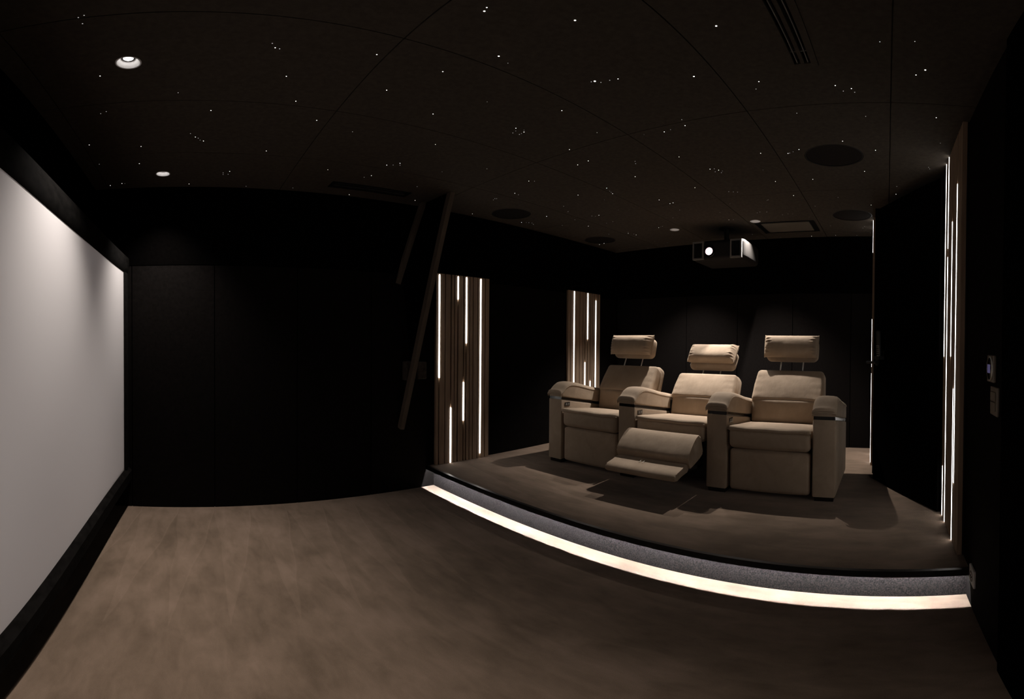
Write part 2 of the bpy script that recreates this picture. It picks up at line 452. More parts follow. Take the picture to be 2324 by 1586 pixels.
# ================================================================== SLAT PANELS
SLATS = [(0, .027), (.036, .082), (.090, .126), (.151, .170), (.179, .215), (.224, .261), (.274, .298), (.308, .349), (.361, .402), (.414, .432), (.459, .482), (.492, .530)]
def slat_panel(label, x0, x1, yface, sgn, ztop, strips, gaps, lw=.0055, proud=.003):
    """sgn +1: mounted on a wall at larger y, its face looks to -y; strips: (x, ztop, zbot)"""
    t = thing('slat_panel', label, 'slat panel', (x0, yface, ZP), 'lit wood slat panels')
    w = x1 - x0; d0, d1 = .004, .026                      # slat depth behind the face
    b = B(); box(b, 0, w, sgn * .0222 if sgn > 0 else -.029, sgn * .029 if sgn > 0 else -.0222, 0.002, ztop - ZP - .002)
    obj('backing', b, M['black'], t)
    edges = sorted([0.0] + [v for g in gaps for v in (g[0] - x0, g[1] - x0)] + [w])
    s = B()
    for a, c in zip(edges[0::2], edges[1::2]):
        box(s, a, c, min(0, sgn * .022), max(0, sgn * .022), 0.0015, ztop - ZP, .0012, 1)
    obj('slat_cladding', s, M['wood'], t)
    for x, z1, z0 in strips:
        l = B(); a = x - x0; pr_ = proud; box(l, a - lw, a + lw, min(sgn * -pr_, sgn * .022), max(sgn * -pr_, sgn * .022), z0 - ZP, z1 - ZP - .001, .002, 2)
        obj('light_strip', l, M['led'], t)
    return t
def gaps_from(x0, scale=1.0):
    return [(x0 + a[1] * scale, x0 + b[0] * scale) for a, b in zip(SLATS, SLATS[1:])]
ZT = 1.703
g1 = [(1.8585, 1.8695), (1.917, 1.924), (1.970, 1.981), (2.006, 2.013), (2.036, 2.047), (2.0935, 2.1045), (2.1195, 2.1305), (2.156, 2.163), (2.191, 2.198), (2.238, 2.245), (2.266, 2.277), (2.318, 2.325)]
slat_panel('tall lit slat panel beside the slanted timber truss at the stage edge', 1.835, 2.363, YW - .03, 1, ZT,
           [(1.864, 1.694, .881), (2.0415, 1.694, 1.508), (2.125, 1.694, 1.153), (2.2715, 1.694, .218), (2.099, .836, .519), (1.9755, .636, .180)], g1)
g2 = [(3.414, 3.422), (3.464, 3.475), (3.50, 3.507), (3.557, 3.564), (3.611, 3.618), (3.6445, 3.6555), (3.6855, 3.6965), (3.735, 3.746), (3.768, 3.775), (3.806, 3.813), (3.8255, 3.8365), (3.877, 3.884)]
slat_panel('smaller looking lit slat panel behind the leftmost recliner', 3.375, 3.908, YW - .03, 1, ZT,
           [(3.4695, 1.699, .762), (3.691, 1.699, 1.209), (3.831, 1.631, .30), (3.650, .964, .40), (3.7405, .762, .25)], g2)
g3 = [(1.945, 1.952), (1.985, 1.995), (2.040, 2.054), (2.089, 2.103), (2.14, 2.15), (2.188, 2.202), (2.24, 2.25), (2.29, 2.30), (2.343, 2.357), (2.395, 2.403), (2.448, 2.462)]
slat_panel('floor to ceiling lit slat panel between wall switches and the open door', 1.918, 2.483, YR + .0295, -1, ZC,
           [(2.455, ZC, 1.104), (2.455, .483, ZP + .002), (2.35, ZC, 1.69), (2.35, 1.644, ZP + .002), (2.195, 1.80, 1.109), (2.096, .958, ZP + .002), (2.047, 1.954, .504)], g3, .0038, .0012)
g4 = [(3.64, 3.648), (3.684, 3.696), (3.74, 3.748), (3.80, 3.808), (3.86, 3.868), (3.934, 3.946), (3.994, 4.006), (4.06, 4.068)]
slat_panel('lit slat panel seen edge on past the open door', 3.60, 4.12, .125, -1, ZC,
           [(3.69, ZC, 1.95), (3.69, 1.39, .99), (3.69, .94, ZP + .002), (3.94, ZC, 1.2), (4.0, .90, ZP + .002)], g4, .0045, .004)

# ================================================================== TIMBER TRUSS
tr = thing('roof_truss', 'dark slanted timber truss from ceiling to far wall beside the slat panel', 'roof truss', (1.62, 2.76, 0))
off = Vector((-1.62, -2.76, 0))
def tb(name, a, b, w, h, mat):
    bm = B(); beam(bm, Vector(a) + off, Vector(b) + off, w, h, (0, 1, 0), .002); return obj(name, bm, mat, tr)
tb('brace', (1.722, 2.575, ZC + .01), (1.535, 2.955, .505), .036, .05, M['timber'])
tb('brace', (1.680, 2.885, ZC + .01), (1.515, 2.985, 1.60), .040, .04, M['timber'])
bm = B()
vs = [(1.735, 2.60, ZC), (1.735, 2.87, ZC), (1.655, 2.975, 1.40), (1.655, 2.86, 1.40)]
vs = [(1.700, 2.605, ZC), (1.690, 2.90, ZC), (1.560, 2.965, 1.60), (1.590, 2.92, 1.00), (1.628, 2.77, 1.50)]
a = [bm.verts.new(Vector(v) + off) for v in vs]; b = [bm.verts.new(Vector(v) + off + Vector((.02, 0, 0))) for v in vs]
bm.faces.new(a); bm.faces.new(b[::-1])
for i in range(5): bm.faces.new((a[i], b[i], b[(i + 1) % 5], a[(i + 1) % 5]))
obj('web_panel', bm, M['wall2'], tr)
bm = B(); box(bm, 1.555 - 1.62, 1.605 - 1.62, 2.90 - 2.76, YW - 2.76, .872, 1.015, .004, 2); box(bm, 1.645 - 1.62, 1.725 - 1.62, 2.90 - 2.76, YW - 2.76, .880, 1.010, .006, 2)
obj('wall_block', bm, M['blockwood'], tr)

# ================================================================== CEILING FITTINGS
def downlight(label, x, y, lamp):
    t = thing('downlight', label, 'downlight', (x, y, ZC), 'recessed ceiling downlights')
    b = B(); lathe(b, [(.0385, .0005), (.0445, .0005), (.0445, -.0022), (.0405, -.0028), (.0385, -.001), (.0385, .0005)], 40)
    obj('trim_ring', b, M['white'], t, smooth=.6)
    b = B(); lathe(b, [(.0385, .0), (.0225, .024), (.0225, .026), (.0402, .026), (.0402, .001)], 40)
    obj('reflector', b, M['cone'], t, smooth=.6)
    b = B(); lathe(b, [(.0175, .020), (.0224, .022), (.0224, .030), (.0175, .030), (.0175, .020)], 32)
    obj('lamp_bezel', b, M['black'], t, smooth=.6)
    b = B(); lathe(b, [(0, .019), (.010, .0195), (.0172, .0215), (.0172, .03), (0, .03)], 32)
    obj('lamp', b, lamp, t)
    return t
downlight('brightest downlight, large and white, nearest the screen top in the ceiling', *DL[0], M['lamp'])
downlight('white downlight near the dark far wall beyond the screen', *DL[1], M['lamp'])
downlight('small grey lit downlight above the leftmost recliner, left of the projector', *DL[2], M['lampdim'])
downlight('small grey lit downlight touching the corner of the ceiling hatch', *DL[3], M['lampdim'])
downlight('white downlight overhead by the near side wall', *DL[4], M['lamp'])

for (x, y), lab in zip(SP, ['largest looking round ceiling speaker, above the open door', 'round ceiling speaker next to the slanted timber truss',
                            'round ceiling speaker above the farther slat panel in the far corner', 'round ceiling speaker in the dark corner beside the ceiling hatch']):
    t = thing('ceiling_speaker', lab, 'speaker', (x, y, ZC), 'round speakers flush in the ceiling')
    b = B(); lathe(b, [(0, .003), (.149, .003), (.149, .0115), (0, .0115)], 64); obj('grille', b, M['speaker'], t)
    b = B(); lathe(b, [(.1495, .0005), (.1565, .0005), (.1565, .0115), (.1495, .0115), (.1495, .0005)], 64); obj('rim', b, M['black'], t)

for ((x0, x1), (y0, y1)), lab in zip(VENTS, ['linear slot vent in the ceiling along the dark far wall', 'linear slot vent overhead near the camera side wall']):
    t = thing('slot_vent', lab, 'air vent', ((x0 + x1) / 2, (y0 + y1) / 2, ZC), 'linear slot vents')
    w, h = (x1 - x0) / 2 - .001, (y1 - y0) / 2 - .001
    b = B()
    for a in (-1, 1):
        box(b, -w, w, min(a * h, a * (h - .022)), max(a * h, a * (h - .022)), -.003, .012)
        box(b, min(a * w, a * (w - .022)), max(a * w, a * (w - .022)), -h + .022, h - .022, -.003, .012)
    box(b, -w + .022, w - .022, -.006, .006, -.002, .012)
    obj('vent_frame', b, M['black'] if y0 > 1 else M['ceil'], t)
    b = B(); box(b, -w, w, -h, h, .042, .048); obj('duct', b, M['black'], t)
    b = B()
    for a in (-1, 1): box(b, -w + .02, w - .02, a * h * .36 - .0015, a * h * .36 + .0015, .002, .03)
    for q in (-.33, .33): box(b, w * 2 * q - .002, w * 2 * q + .002, -h + .02, h - .02, .006, .02)
    obj('blade', b, M['grey'], t)

t = thing('ceiling_hatch', 'square ceiling hatch with dark gap around a paler board', 'ceiling hatch', ((HT[0][0] + HT[0][1]) / 2, (HT[1][0] + HT[1][1]) / 2, ZC))
w, h = (HT[0][1] - HT[0][0]) / 2 - .0005, (HT[1][1] - HT[1][0]) / 2 - .0005
b = B()
for a in (-1, 1):
    box(b, -w, w, min(a * h, a * (h - .05)), max(a * h, a * (h - .05)), .004, .029)
    box(b, min(a * w, a * (w - .05)), max(a * w, a * (w - .05)), -h + .05, h - .05, .004, .029)
obj('surround', b, M['black'], t)
b = B(); box(b, -w + .051, w - .051, -h + .051, h - .051, -.002, .029, .001, 1); obj('hatch_panel', b, M['hatch'], t)

# projector under the ceiling
pj = thing('projector', 'grey projector hung under the ceiling above the middle recliner', 'projector', (3.56, 1.43, 1.90))
b = B(); puff(b, .42, .485, .185, .035, (.004, .003, .004), 6, 5, c=(.21, 0, .0925)); obj('body', b, M['proj'], pj, smooth=3.2)
b = B(); lathe(b, [(.034, 0), (.052, 0), (.056, .006), (.056, .03), (.034, .03), (.034, 0)], 40)
bmesh.ops.rotate(b, verts=b.verts, matrix=Matrix.Rotation(PI / 2, 3, 'Y')); obj('lens_ring', b, M['gloss'], pj, smooth=.6, loc=(-.012, .083, .083))
b = B(); lathe(b, [(0, -.004), (.018, -.002), (.0335, .004), (.0335, .012), (0, .012)], 32)
bmesh.ops.rotate(b, verts=b.verts, matrix=Matrix.Rotation(PI / 2, 3, 'Y')); obj('lens', b, M['lens'], pj, smooth=.6, loc=(-.008, .083, .083))['label'] = 'glowing pink white lens'
for yc in (-.165, .185):
    b = B(); y0, y1, z0, z1 = yc - .052, yc + .052, .012, .176
    for q in ((y0, y1, z0, z0 + .014), (y0, y1, z1 - .014, z1), (y0, y0 + .013, z0 + .014, z1 - .014), (y1 - .013, y1, z0 + .014, z1 - .014)):
        box(b, -.016, .01, *q)
    g = obj('vent_surround', b, M['grey'], pj)
    b = B(); box(b, -.004, .008, y0 + .013, y1 - .013, z0 + .014, z1 - .014); obj('vent_recess', b, M['black'], g)
    b = B()
    for k in range(5): box(b, -.013, -.004, y0 + .022 + k * .0155, y0 + .0265 + k * .0155, z0 + .014, z1 - .014)
    obj('vent_louvre', b, M['proj'], g)
b = B(); lathe(b, [(0, .18), (.022, .18), (.022, ZC - 1.90 - .012), (.07, ZC - 1.90 - .012), (.07, ZC - 1.90 - .0005), (0, ZC - 1.90 - .0005)], 28); obj('mount', b, M['black'], pj, smooth=.6, loc=(.2, 0, 0))

# ---- fibre optic stars set into the ceiling boards: x, y, size class
STARS = (
    '-0.291,1.179,s -0.273,1.171,s -0.288,1.215,s -0.308,1.563,m -0.036,1.730,s -0.370,1.887,s -0.343,1.871,s -0.497,2.227,m -0.239,2.292,m -0.502,2.510,s -0.275,2.540,m -0.507,2.900,m '
    '-0.425,2.872,m -0.407,2.878,t 0.014,2.144,s 0.038,2.185,m 0.052,2.199,s 0.062,2.223,t 0.079,2.234,m 0.099,1.892,m 0.414,2.331,m 0.257,1.344,s 0.271,1.370,m 0.286,1.374,s '
    '0.349,1.559,m 0.432,1.754,m 0.567,1.913,m 0.215,2.702,s 0.217,2.730,s 0.252,2.673,m 0.247,2.725,s 0.009,2.919,m 0.386,2.940,s 0.699,2.918,s 0.818,2.526,m 0.715,0.912,m '
    '0.722,0.931,l 0.929,0.797,l 0.589,1.314,m 0.924,1.113,l 0.978,1.130,t 0.839,1.313,m 0.733,1.542,m 1.279,0.999,x 1.275,1.012,s 1.300,0.987,s 1.305,0.951,s 1.313,0.920,m '
    '1.118,1.417,t 1.002,1.643,m 1.396,1.264,m 0.763,1.979,s 1.385,1.539,m 1.406,1.563,t 1.411,1.589,s 1.427,1.529,t 1.442,1.545,m 1.445,1.580,s 1.445,1.566,t 1.195,1.935,m '
    '1.674,1.290,s 1.834,1.017,m 1.816,1.117,t 1.825,0.979,t 1.754,1.532,m 1.751,0.884,s 1.943,1.557,m 1.954,1.643,m 2.095,1.345,s 2.127,1.362,s 2.152,1.100,m 2.308,1.480,m '
    '1.109,2.326,m 1.141,2.308,s 1.163,2.265,m 1.177,2.292,s 1.630,2.062,s 1.445,2.261,s 1.071,2.572,s 1.100,2.527,m 1.963,2.054,m 1.990,2.030,s 1.455,2.583,s 2.391,1.757,m '
    '2.479,1.782,s 2.510,1.793,m 2.453,1.776,t 2.067,2.302,m 2.107,2.308,s 1.111,2.940,m 1.593,2.858,m 2.053,2.520,s 2.041,2.488,s 2.051,2.479,s 2.392,2.005,m 2.589,1.922,t '
    '2.797,1.586,m 2.911,1.558,m 2.905,1.529,m 3.089,1.567,s 2.531,2.263,s 2.661,2.332,s 2.157,2.915,m 2.859,1.985,t 3.269,1.720,s 2.878,2.262,s 2.902,2.243,t 2.894,2.202,m '
    '2.652,2.559,m 2.880,2.446,s 2.636,2.846,m 2.672,2.824,t 2.688,2.808,s 2.718,2.799,s 2.757,2.822,s 2.955,2.657,s 3.119,2.491,m 3.132,2.298,s 3.119,2.222,s 3.496,1.984,m '
    '3.477,1.952,t 3.470,1.931,s 3.498,2.314,s 3.542,2.342,m 1.152,0.479,l 1.427,0.675,l 1.542,0.471,m 1.596,0.498,s 1.328,0.036,s 1.322,-0.068,s 1.506,-0.115,l 1.545,-0.086,m '
    '1.623,0.204,m 1.652,0.147,m 1.670,0.179,s 1.683,0.137,s 1.842,0.393,s 1.903,0.106,s 1.900,-0.196,m 1.815,0.899,m 2.170,0.232,m 2.248,0.465,m 2.289,0.532,m 2.286,0.523,s '
    '2.272,0.501,t 2.254,0.672,m 2.292,0.074,m 2.178,-0.247,t 2.392,1.019,m 2.396,0.994,s 2.425,0.978,m 2.443,1.007,s 2.470,0.978,s 2.446,0.963,t 2.498,0.729,t 2.601,0.146,m '
    '2.712,0.471,m 2.711,0.709,m 2.665,1.242,m 2.821,1.062,s 2.836,1.035,s 2.848,1.009,s 3.009,0.656,m 3.089,0.356,s 2.867,-0.048,s 3.023,-0.046,m 2.519,-0.221,s 2.543,-0.229,s '
    '3.081,0.867,t 3.070,0.855,s 3.082,1.149,s 3.276,0.132,m 3.277,0.549,s 3.270,1.304,s 3.367,1.026,s 3.349,0.998,s 3.362,0.946,s 3.464,0.844,s 3.448,0.794,t 3.455,0.758,t '
    '3.496,1.312,m 3.503,1.275,s 3.567,0.645,t 3.856,0.506,s 3.943,0.229,s 3.888,0.212,s 4.117,0.168,s 3.327,2.837,s 3.468,2.516,s 3.786,2.868,m 3.771,2.797,m 4.115,2.833,s '
    '3.590,2.309,s 3.632,2.310,m 4.069,2.202,s 4.210,2.298,s 4.210,2.522,s 3.960,2.292,t 4.038,2.536,t 4.210,2.870,t 4.037,1.275,s 4.210,1.405,s 4.210,1.038,s 4.210,0.736,m '
    '4.200,0.502,m 4.210,0.301,s ')
spots = [(float(a), float(b), c) for a, b, c in (t.split(',') for t in STARS.split())]
MARKS = [('the big bright downlight', -.196, 1.482), ('the downlight by the far wall', -.15, 2.72), ('the slot vent along the far wall', 1.2, 2.76), ('the slot vent near the side wall', 1.25, .29),
         ('the timber truss', 1.75, 2.6), ('the speaker by the timber truss', 2.4, 2.72), ('the speaker over the open door', 2.36, .3), ('the projector', 3.4, 1.5), ('the ceiling hatch', 3.85, .88),
         ('the far corner speaker', 3.63, 2.74), ('the dark corner speaker', 3.55, .29), ('the middle of the ceiling', 1.3, 1.5), ('the middle row of panels above the recliners', 2.6, 1.5), ('the seams overhead', .55, .75)]
SIZE = {'x': (.0042, 'largest sparkling star light'), 'l': (.0031, 'large bright star light'), 'm': (.0021, 'small bright star light'), 's': (.0019, 'small dim star light'), 't': (.0014, 'faint pinprick star light')}
sb = B(); lathe(sb, [(0, -.6), (.55, -.5), (.9, -.2), (1.0, .12), (0, .12)], 10)
sme = bpy.data.meshes.new('star_light'); bmesh.ops.recalc_face_normals(sb, faces=sb.faces); sb.to_mesh(sme); sb.free(); sme.materials.append(M['star'])
dme = sme.copy(); dme.materials.clear(); dme.materials.append(M['stardim'])
for x, y, z in spots:
    o = bpy.data.objects.new('star_light', dme if z in 'st' else sme); COL.objects.link(o)
    r, word = SIZE[z]; o.location = (x, y, ZC - .0002); o.scale = (r, r, r)
    near = min(MARKS, key=lambda q: (q[1] - x) ** 2 + (q[2] - y) ** 2)[0]
    tag(o, word + ' in the ceiling near ' + near, 'star light', 'fibre optic star lights in the ceiling')

# ================================================================== RECLINERS
CH_X = 2.655
AW = .143                                  # arm width
ARM_Y = [.372, 1.064, 1.756, 2.448]
SEAT_Y = [.718, 1.410, 2.102]
def zst(x): return .540 - .17 * x          # height of the dark strip along the arm
def smooth_pts(pts, n=5):
    """Catmull-Rom through (x,z) points"""
    P = [pts[0]] + pts + [pts[-1]]; out = []
    for i in range(1, len(P) - 2):
        p0, p1, p2, p3 = P[i - 1], P[i], P[i + 1], P[i + 2]
        for k in range(n):
            t = k / n
            out.append(tuple(.5 * ((2 * p1[j]) + (-p0[j] + p2[j]) * t + (2 * p0[j] - 5 * p1[j] + 4 * p2[j] - p3[j]) * t * t + (-p0[j] + 3 * p1[j] - 3 * p2[j] + p3[j]) * t ** 3) for j in (0, 1)))
    out.append(pts[-1]); return out
ARM_TOP = smooth_pts([(0, .578), (.022, .592), (.06, .622), (.105, .638), (.17, .636), (.27, .616), (.40, .586), (.53, .562), (.672, .535)], 4)

def armrest(parent, yc, inner, label=None):
    """arm box, wrapped upper, draped pad, dark strip, plinth foot; inner = -1/+1 side that faces the seat"""
    x1 = .675; h = AW / 2
    b = B(); prism(b, [(0, .032), (x1, .032), (x1, zst(x1) - .011), (0, zst(0) - .011)], yc - h, yc + h, .012, 4)
    arm = obj('armrest', b, M['suede'], parent, smooth=.9)
    if label: arm['label'] = label
    b = B(); prism(b, [(.004, zst(0) - .0108), (x1 - .003, zst(x1) - .0108), (x1 - .003, zst(x1) + .0108), (.004, zst(0) + .0108)], yc - h + .005, yc + h - .005, .003, 2)
    obj('trim_strip', b, M['gloss'], arm)['label'] = 'dark gloss strip'
    up = [(x1, zst(x1) + .011), (0, zst(0) + .011)] + ARM_TOP
    b = B(); prism(b, up, yc - h, yc + h, .012, 4)
    obj('upper_arm', b, M['suede'], arm, smooth=.9)
    # pad: a sheet that follows the top, thick, hanging a little over front and sides
    top = [(-.011, .576), (-.013, .588), (-.007, .602)] + [(x - .004, z + .020) for x, z in ARM_TOP[2:]]
    n = len(top); W = [-1, -.97, -.9, -.75, -.45, 0, .45, .75, .9, .97, 1]
    b = B(); up_, lo_ = [], []
    for i, (x, z) in enumerate(top):
        ru, rl = [], []
        for w in W:
            dz = -.020 * abs(w) ** 9 + .006 * (1 - w * w)
            y = yc + w * (h + .002)
            ru.append(b.verts.new((x, y, z + dz)))
            a = min(1, i / 3)
            rl.append(b.verts.new((x + .008 * (1 - a), y * 1.0, z + dz - .010 - .008 * a * (1 - abs(w) ** 4))))
        up_.append(ru); lo_.append(rl)
    for S, fl in ((up_, 0), (lo_, 1)):
        for i in range(n - 1):
            for k in range(len(W) - 1): b.faces.new((S[i][k], S[i][k + 1], S[i + 1][k + 1], S[i + 1][k]))
    for i in range(n - 1):
        for k in (0, len(W) - 1): b.faces.new((up_[i][k], up_[i + 1][k], lo_[i + 1][k], lo_[i][k]))
    for i in (0, n - 1):
        for k in range(len(W) - 1): b.faces.new((up_[i][k], up_[i][k + 1], lo_[i][k + 1], lo_[i][k]))
    obj('arm_pad', b, M['suede'], arm, smooth=1.2)
    for s in (-1, 1):
        b = B(); tube(b, [(x, yc + s * (h + .001), z - .024) for x, z in top[1:]], .0030, 6); obj('piping', b, M['suede'], arm, smooth=3.2)
    b = B(); tube(b, [(-.0125, yc - h - .001, .572), (-.0125, yc - h * .6, .576), (-.0125, yc + h * .6, .576), (-.0125, yc + h + .001, .572)], .0034, 6)
    obj('piping', b, M['suede'], arm, smooth=3.2)
    b = B(); box(b, .012, x1 - .012, yc - h + .012, yc + h - .012, 0.0, .034, .003, 1); obj('foot', b, M['gloss'], arm)['label'] = 'black plinth foot'
    return arm

def control(arm, yc, inner):
    y = yc + inner * AW / 2
    b = B(); y0, y1 = sorted((y, y + inner * .004)); box(b, .035, .098, y0, y1, .472, .503, .0018, 2)
    cp = obj('control_panel', b, M['gloss'], arm, loc=(0, 0, 0)); cp['label'] = 'small black seat control panel'
    b = B(); y0, y1 = sorted((y + inner * .003, y + inner * .0062))
    for k in range(2): box(b, .045 + k * .026, .063 + k * .026, y0, y1, .479, .496, .001, 1)
    obj('button', b, M['grey'], cp)

def gathers(p, q, amp=.004, cnt=11):
    """little folds running in from the two side seams of a pillow"""
    a = abs(q[1])
    if a > .70: p.x += amp * math.sin(q[2] * PI * cnt / 2 + 2.3 * q[1]) * math.sin(PI * min(1, (a - .70) / .29)) * (1 - max(0, abs(q[2]) - .85) / .15) * (1 if q[0] < 0 else -.3)
    return p

def pillow(bm, A, H, Bz, amp):
    """soft headrest pillow: superellipse rolls along y, drawn thin into a crisp seam at both ends; half sizes A (depth), H (length), Bz (height)"""
    ys = [-1 + .02 * k for k in range(11)] + [-.78 + .06 * k for k in range(1, 26)] + [.80 + .02 * k for k in range(11)]
    K = 104; rings = []
    for y in ys:
        a = abs(y); e = max(0, (a - .80) / .20)
        th = 1 - .86 * e ** 2.2; hh = .96 + .03 * (1 - math.sqrt(max(0, 1 - e * e)) ) + .02 * e
        ring = []
        for k in range(K):
            t = 2 * PI * k / K; c, s_ = math.cos(t), math.sin(t)
            x = A * math.copysign(abs(c) ** .88, c) * th; z = Bz * math.copysign(abs(s_) ** .70, s_) * hh
            g = amp * math.sin(z / Bz * 23 + 2 * y) * math.sin(PI * min(1, max(0, (a - .74) / .25))) * (1 - abs(z / Bz) ** 6)
            ring.append(bm.verts.new((x + (g if c < 0 else -g * .4) , y * H * (1 + .012 * (z / Bz) * e), z)))
        rings.append(ring)
    for R0, R1 in zip(rings, rings[1:]):
        for k in range(K): bm.faces.new((R0[k], R0[(k + 1) % K], R1[(k + 1) % K], R1[k]))
    bm.faces.new(rings[0]); bm.faces.new(rings[-1][::-1])
    return bm
def pillow_seam(bm, A, H, Bz, s):
    pts = []
    for k in range(28):
        t = 2 * PI * k / 28; c, q = math.cos(t), math.sin(t); zz = math.copysign(abs(q) ** .70, q)
        pts.append((A * .14 * c, s * H * (1 + .012 * zz), Bz * 1.01 * zz))
    return tube(bm, pts, .0026, 6, True)

def recliner(label, yc, reclined, arms, hy, hdx):
    t = thing('recliner_armchair', label, 'recliner', (CH_X, yc, ZP), 'row of cinema recliners')
    W = .530
    lift = .012 if reclined else 0
    # bottom front panel / seat box with light-blocking filler
    if not reclined:
        b = B(); puff(b, .075, W - .012, .278, .022, (.010, .0, .006), 8, 4, c=(.046, 0, .170)); obj('front_panel', b, M['suede'], t, smooth=3.2)
    b = B(); box(b, .10, .62, -W / 2 - .0045, W / 2 + .0045, .06, .40); box(b, .53, .66, -W / 2 - .0045, W / 2 + .0045, .06, .53); obj('seat_base_filler', b, M['black'], t)  # seat base plus black filler added to stop light leaking past the cushions
    # seat block with a thinner pillow top and its welt
    def sag(p, q):
        if q[2] > 0: p.z -= (.030 * (q[0] + 1) + .004) * q[2]
        return p
    b = B(); puff(b, .50, W - .004, .134, .034, (.012, 0, .004), 10, 5, sag, c=(.242 + .0, 0, .384 + lift)); seat = obj('seat_cushion', b, M['suede'], t, smooth=3.2)
    def topfn(p, q):
        p.z += .004 * (1 - q[1] ** 2) * (1 - q[0] ** 2) - .024 * (q[0] + 1) + .0016 * math.sin(q[1] * 7 + 1) * (1 if q[0] < -.5 else 0)
        return p
    b = B(); puff(b, .50, W + .002, .034, .016, (.006, 0, .006), 14, 4, topfn, c=(.238, 0, .446 + lift)); obj('pillow_top', b, M['suede'], seat, smooth=3.2)
    b = B(); pts = [(-.013, -W / 2 - .002 + k * (W + .004) / 20, .443 + lift + .0016 * math.sin((-1 + k / 10) * 7 + 1) * (1 - abs(k - 10) / 10)) for k in range(21)]
    tube(b, pts, .0036, 6); obj('piping', b, M['suede'], seat, smooth=3.2)
    # back, in a tilted frame of its own: local z runs up the back, local x into it
    if reclined: px_, pz, tilt, hx, hz, ht, px2 = .500, .565, .66, .745, .757, .70, 0
    else: px_, pz, tilt, hx, hz, ht, px2 = .452, .580, .60, .675, .855, .28, 0
    hx += hdx
    # lumbar cushion below the seam
    def lum(p, q):
        if q[0] < 0: p.x += .012 * max(0, q[2]) * (1 - q[1] ** 4) * -1
        return gathers(p, q, .0015, 7)
    b = B(); puff(b, .12, W - .004, .205, .040, (.016, 0, .008), 10, 5, lum)
    o = obj('lumbar_cushion', b, M['suede'], t, smooth=3.2, loc=(px_ + .068, 0, pz - .086), rot=(0, .12 if not reclined else .20, 0))
    # upper back cushion
    L = .268 if not reclined else .240
    ca, sa = math.cos(tilt), math.sin(tilt)
    def at(u, v): return (px_ + u * ca + v * sa, 0, pz + v * ca - u * sa)      # u into the back, v up it
    def backf(p, q):
        p.y *= 1 - .045 * max(0, q[2])
        return gathers(p, q, .002, 9)
    b = B(); puff(b, .105, W, L, .027, (.014, 0, .004), 12, 5, backf)
    bc = obj('back_cushion', b, M['suede'], t, smooth=3.2, loc=at(.056, L / 2 + .004), rot=(0, tilt, 0))
    b = B(); hw, hl = W / 2 - .004, L / 2 - .010
    path = [(-.012, -hw, -hl), (-.012, -hw * .955, hl * .9), (-.012, -hw * .93, hl), (-.012, hw * .93, hl), (-.012, hw * .955, hl * .9), (-.012, hw, -hl)]
    tube(b, path, .004, 6); obj('piping', b, M['suede'], bc, smooth=3.2)
    # shell behind it
    def shf(p, q):
        p.y *= 1 - .05 * max(0, q[2]); return p
    b = B(); puff(b, .115, W - .004, L + .30, .045, (.006, .004, .004), 8, 5, shf)
    st_ = tilt - .14
    ss = (math.sin(st_), math.cos(st_))
    vv = (L - .30) / 2 - .004
    ctr = at(.158, L / 2 - .10)
    obj('back_shell', b, M['suede'], t, smooth=3.2, loc=ctr, rot=(0, st_, 0))
    # headrest on two chrome posts
    b = B(); puff(b, .076, .405, .172, .036, (.006, .004, .003), 8, 5)
    hd = obj('headrest', b, M['suede'], t, smooth=3.2, loc=(hx + .092, hy, hz + .085), rot=(0, ht, 0))
    PA, PH, PB = .058, .209, .088
    b = B(); pillow(b, PA, PH, PB, .0042)
    hp = obj('headrest_pillow', b, M['suede'], hd, smooth=3.2, loc=(-.070, .0, .016 if not reclined else .026), rot=(0, .0, 0))
    for s in (-1, 1):
        b = B(); pillow_seam(b, PA, PH, PB, s); obj('piping', b, M['suede'], hp, smooth=3.2)
    for s in (-1, 1):
        b = B()
        if reclined: tube(b, [(hx + .055, s * .078 + hy, hz + .03), (hx + .030, s * .078 + hy, hz - .020), (hx - .02, s * .078 + hy, hz - .10)], .0052, 10)
        else: tube(b, [(hx + .085, s * .088 + hy, hz + .02), (hx + .062, s * .088 + hy, hz - .025), (hx + .025, s * .088 + hy, hz - .10)], .0052, 10)
        obj('headrest_post', b, M['chrome'], t, smooth=3.2)
    for yl, inner, lab in arms:
        a = armrest(t, yl, inner, lab)
        if inner < 0: control(a, yl, inner)
    return t
ra = lambda k, s: ARM_Y[k] - SEAT_Y[s]
recliner('upright tan suede recliner at the right end, with an armrest on both sides', SEAT_Y[0], False, [(ra(0, 0), 1, 'outer armrest by the open door'), (ra(1, 0), -1, None)], .014, -.012)
mid = recliner('middle tan suede recliner tipped back with its footrest raised', SEAT_Y[1], True, [(ra(2, 1), -1, None)], .012, -.012)
recliner('upright tan suede recliner at the left end, in front of the slat panel', SEAT_Y[2], False, [(ra(3, 2), -1, None)], .022, -.070)
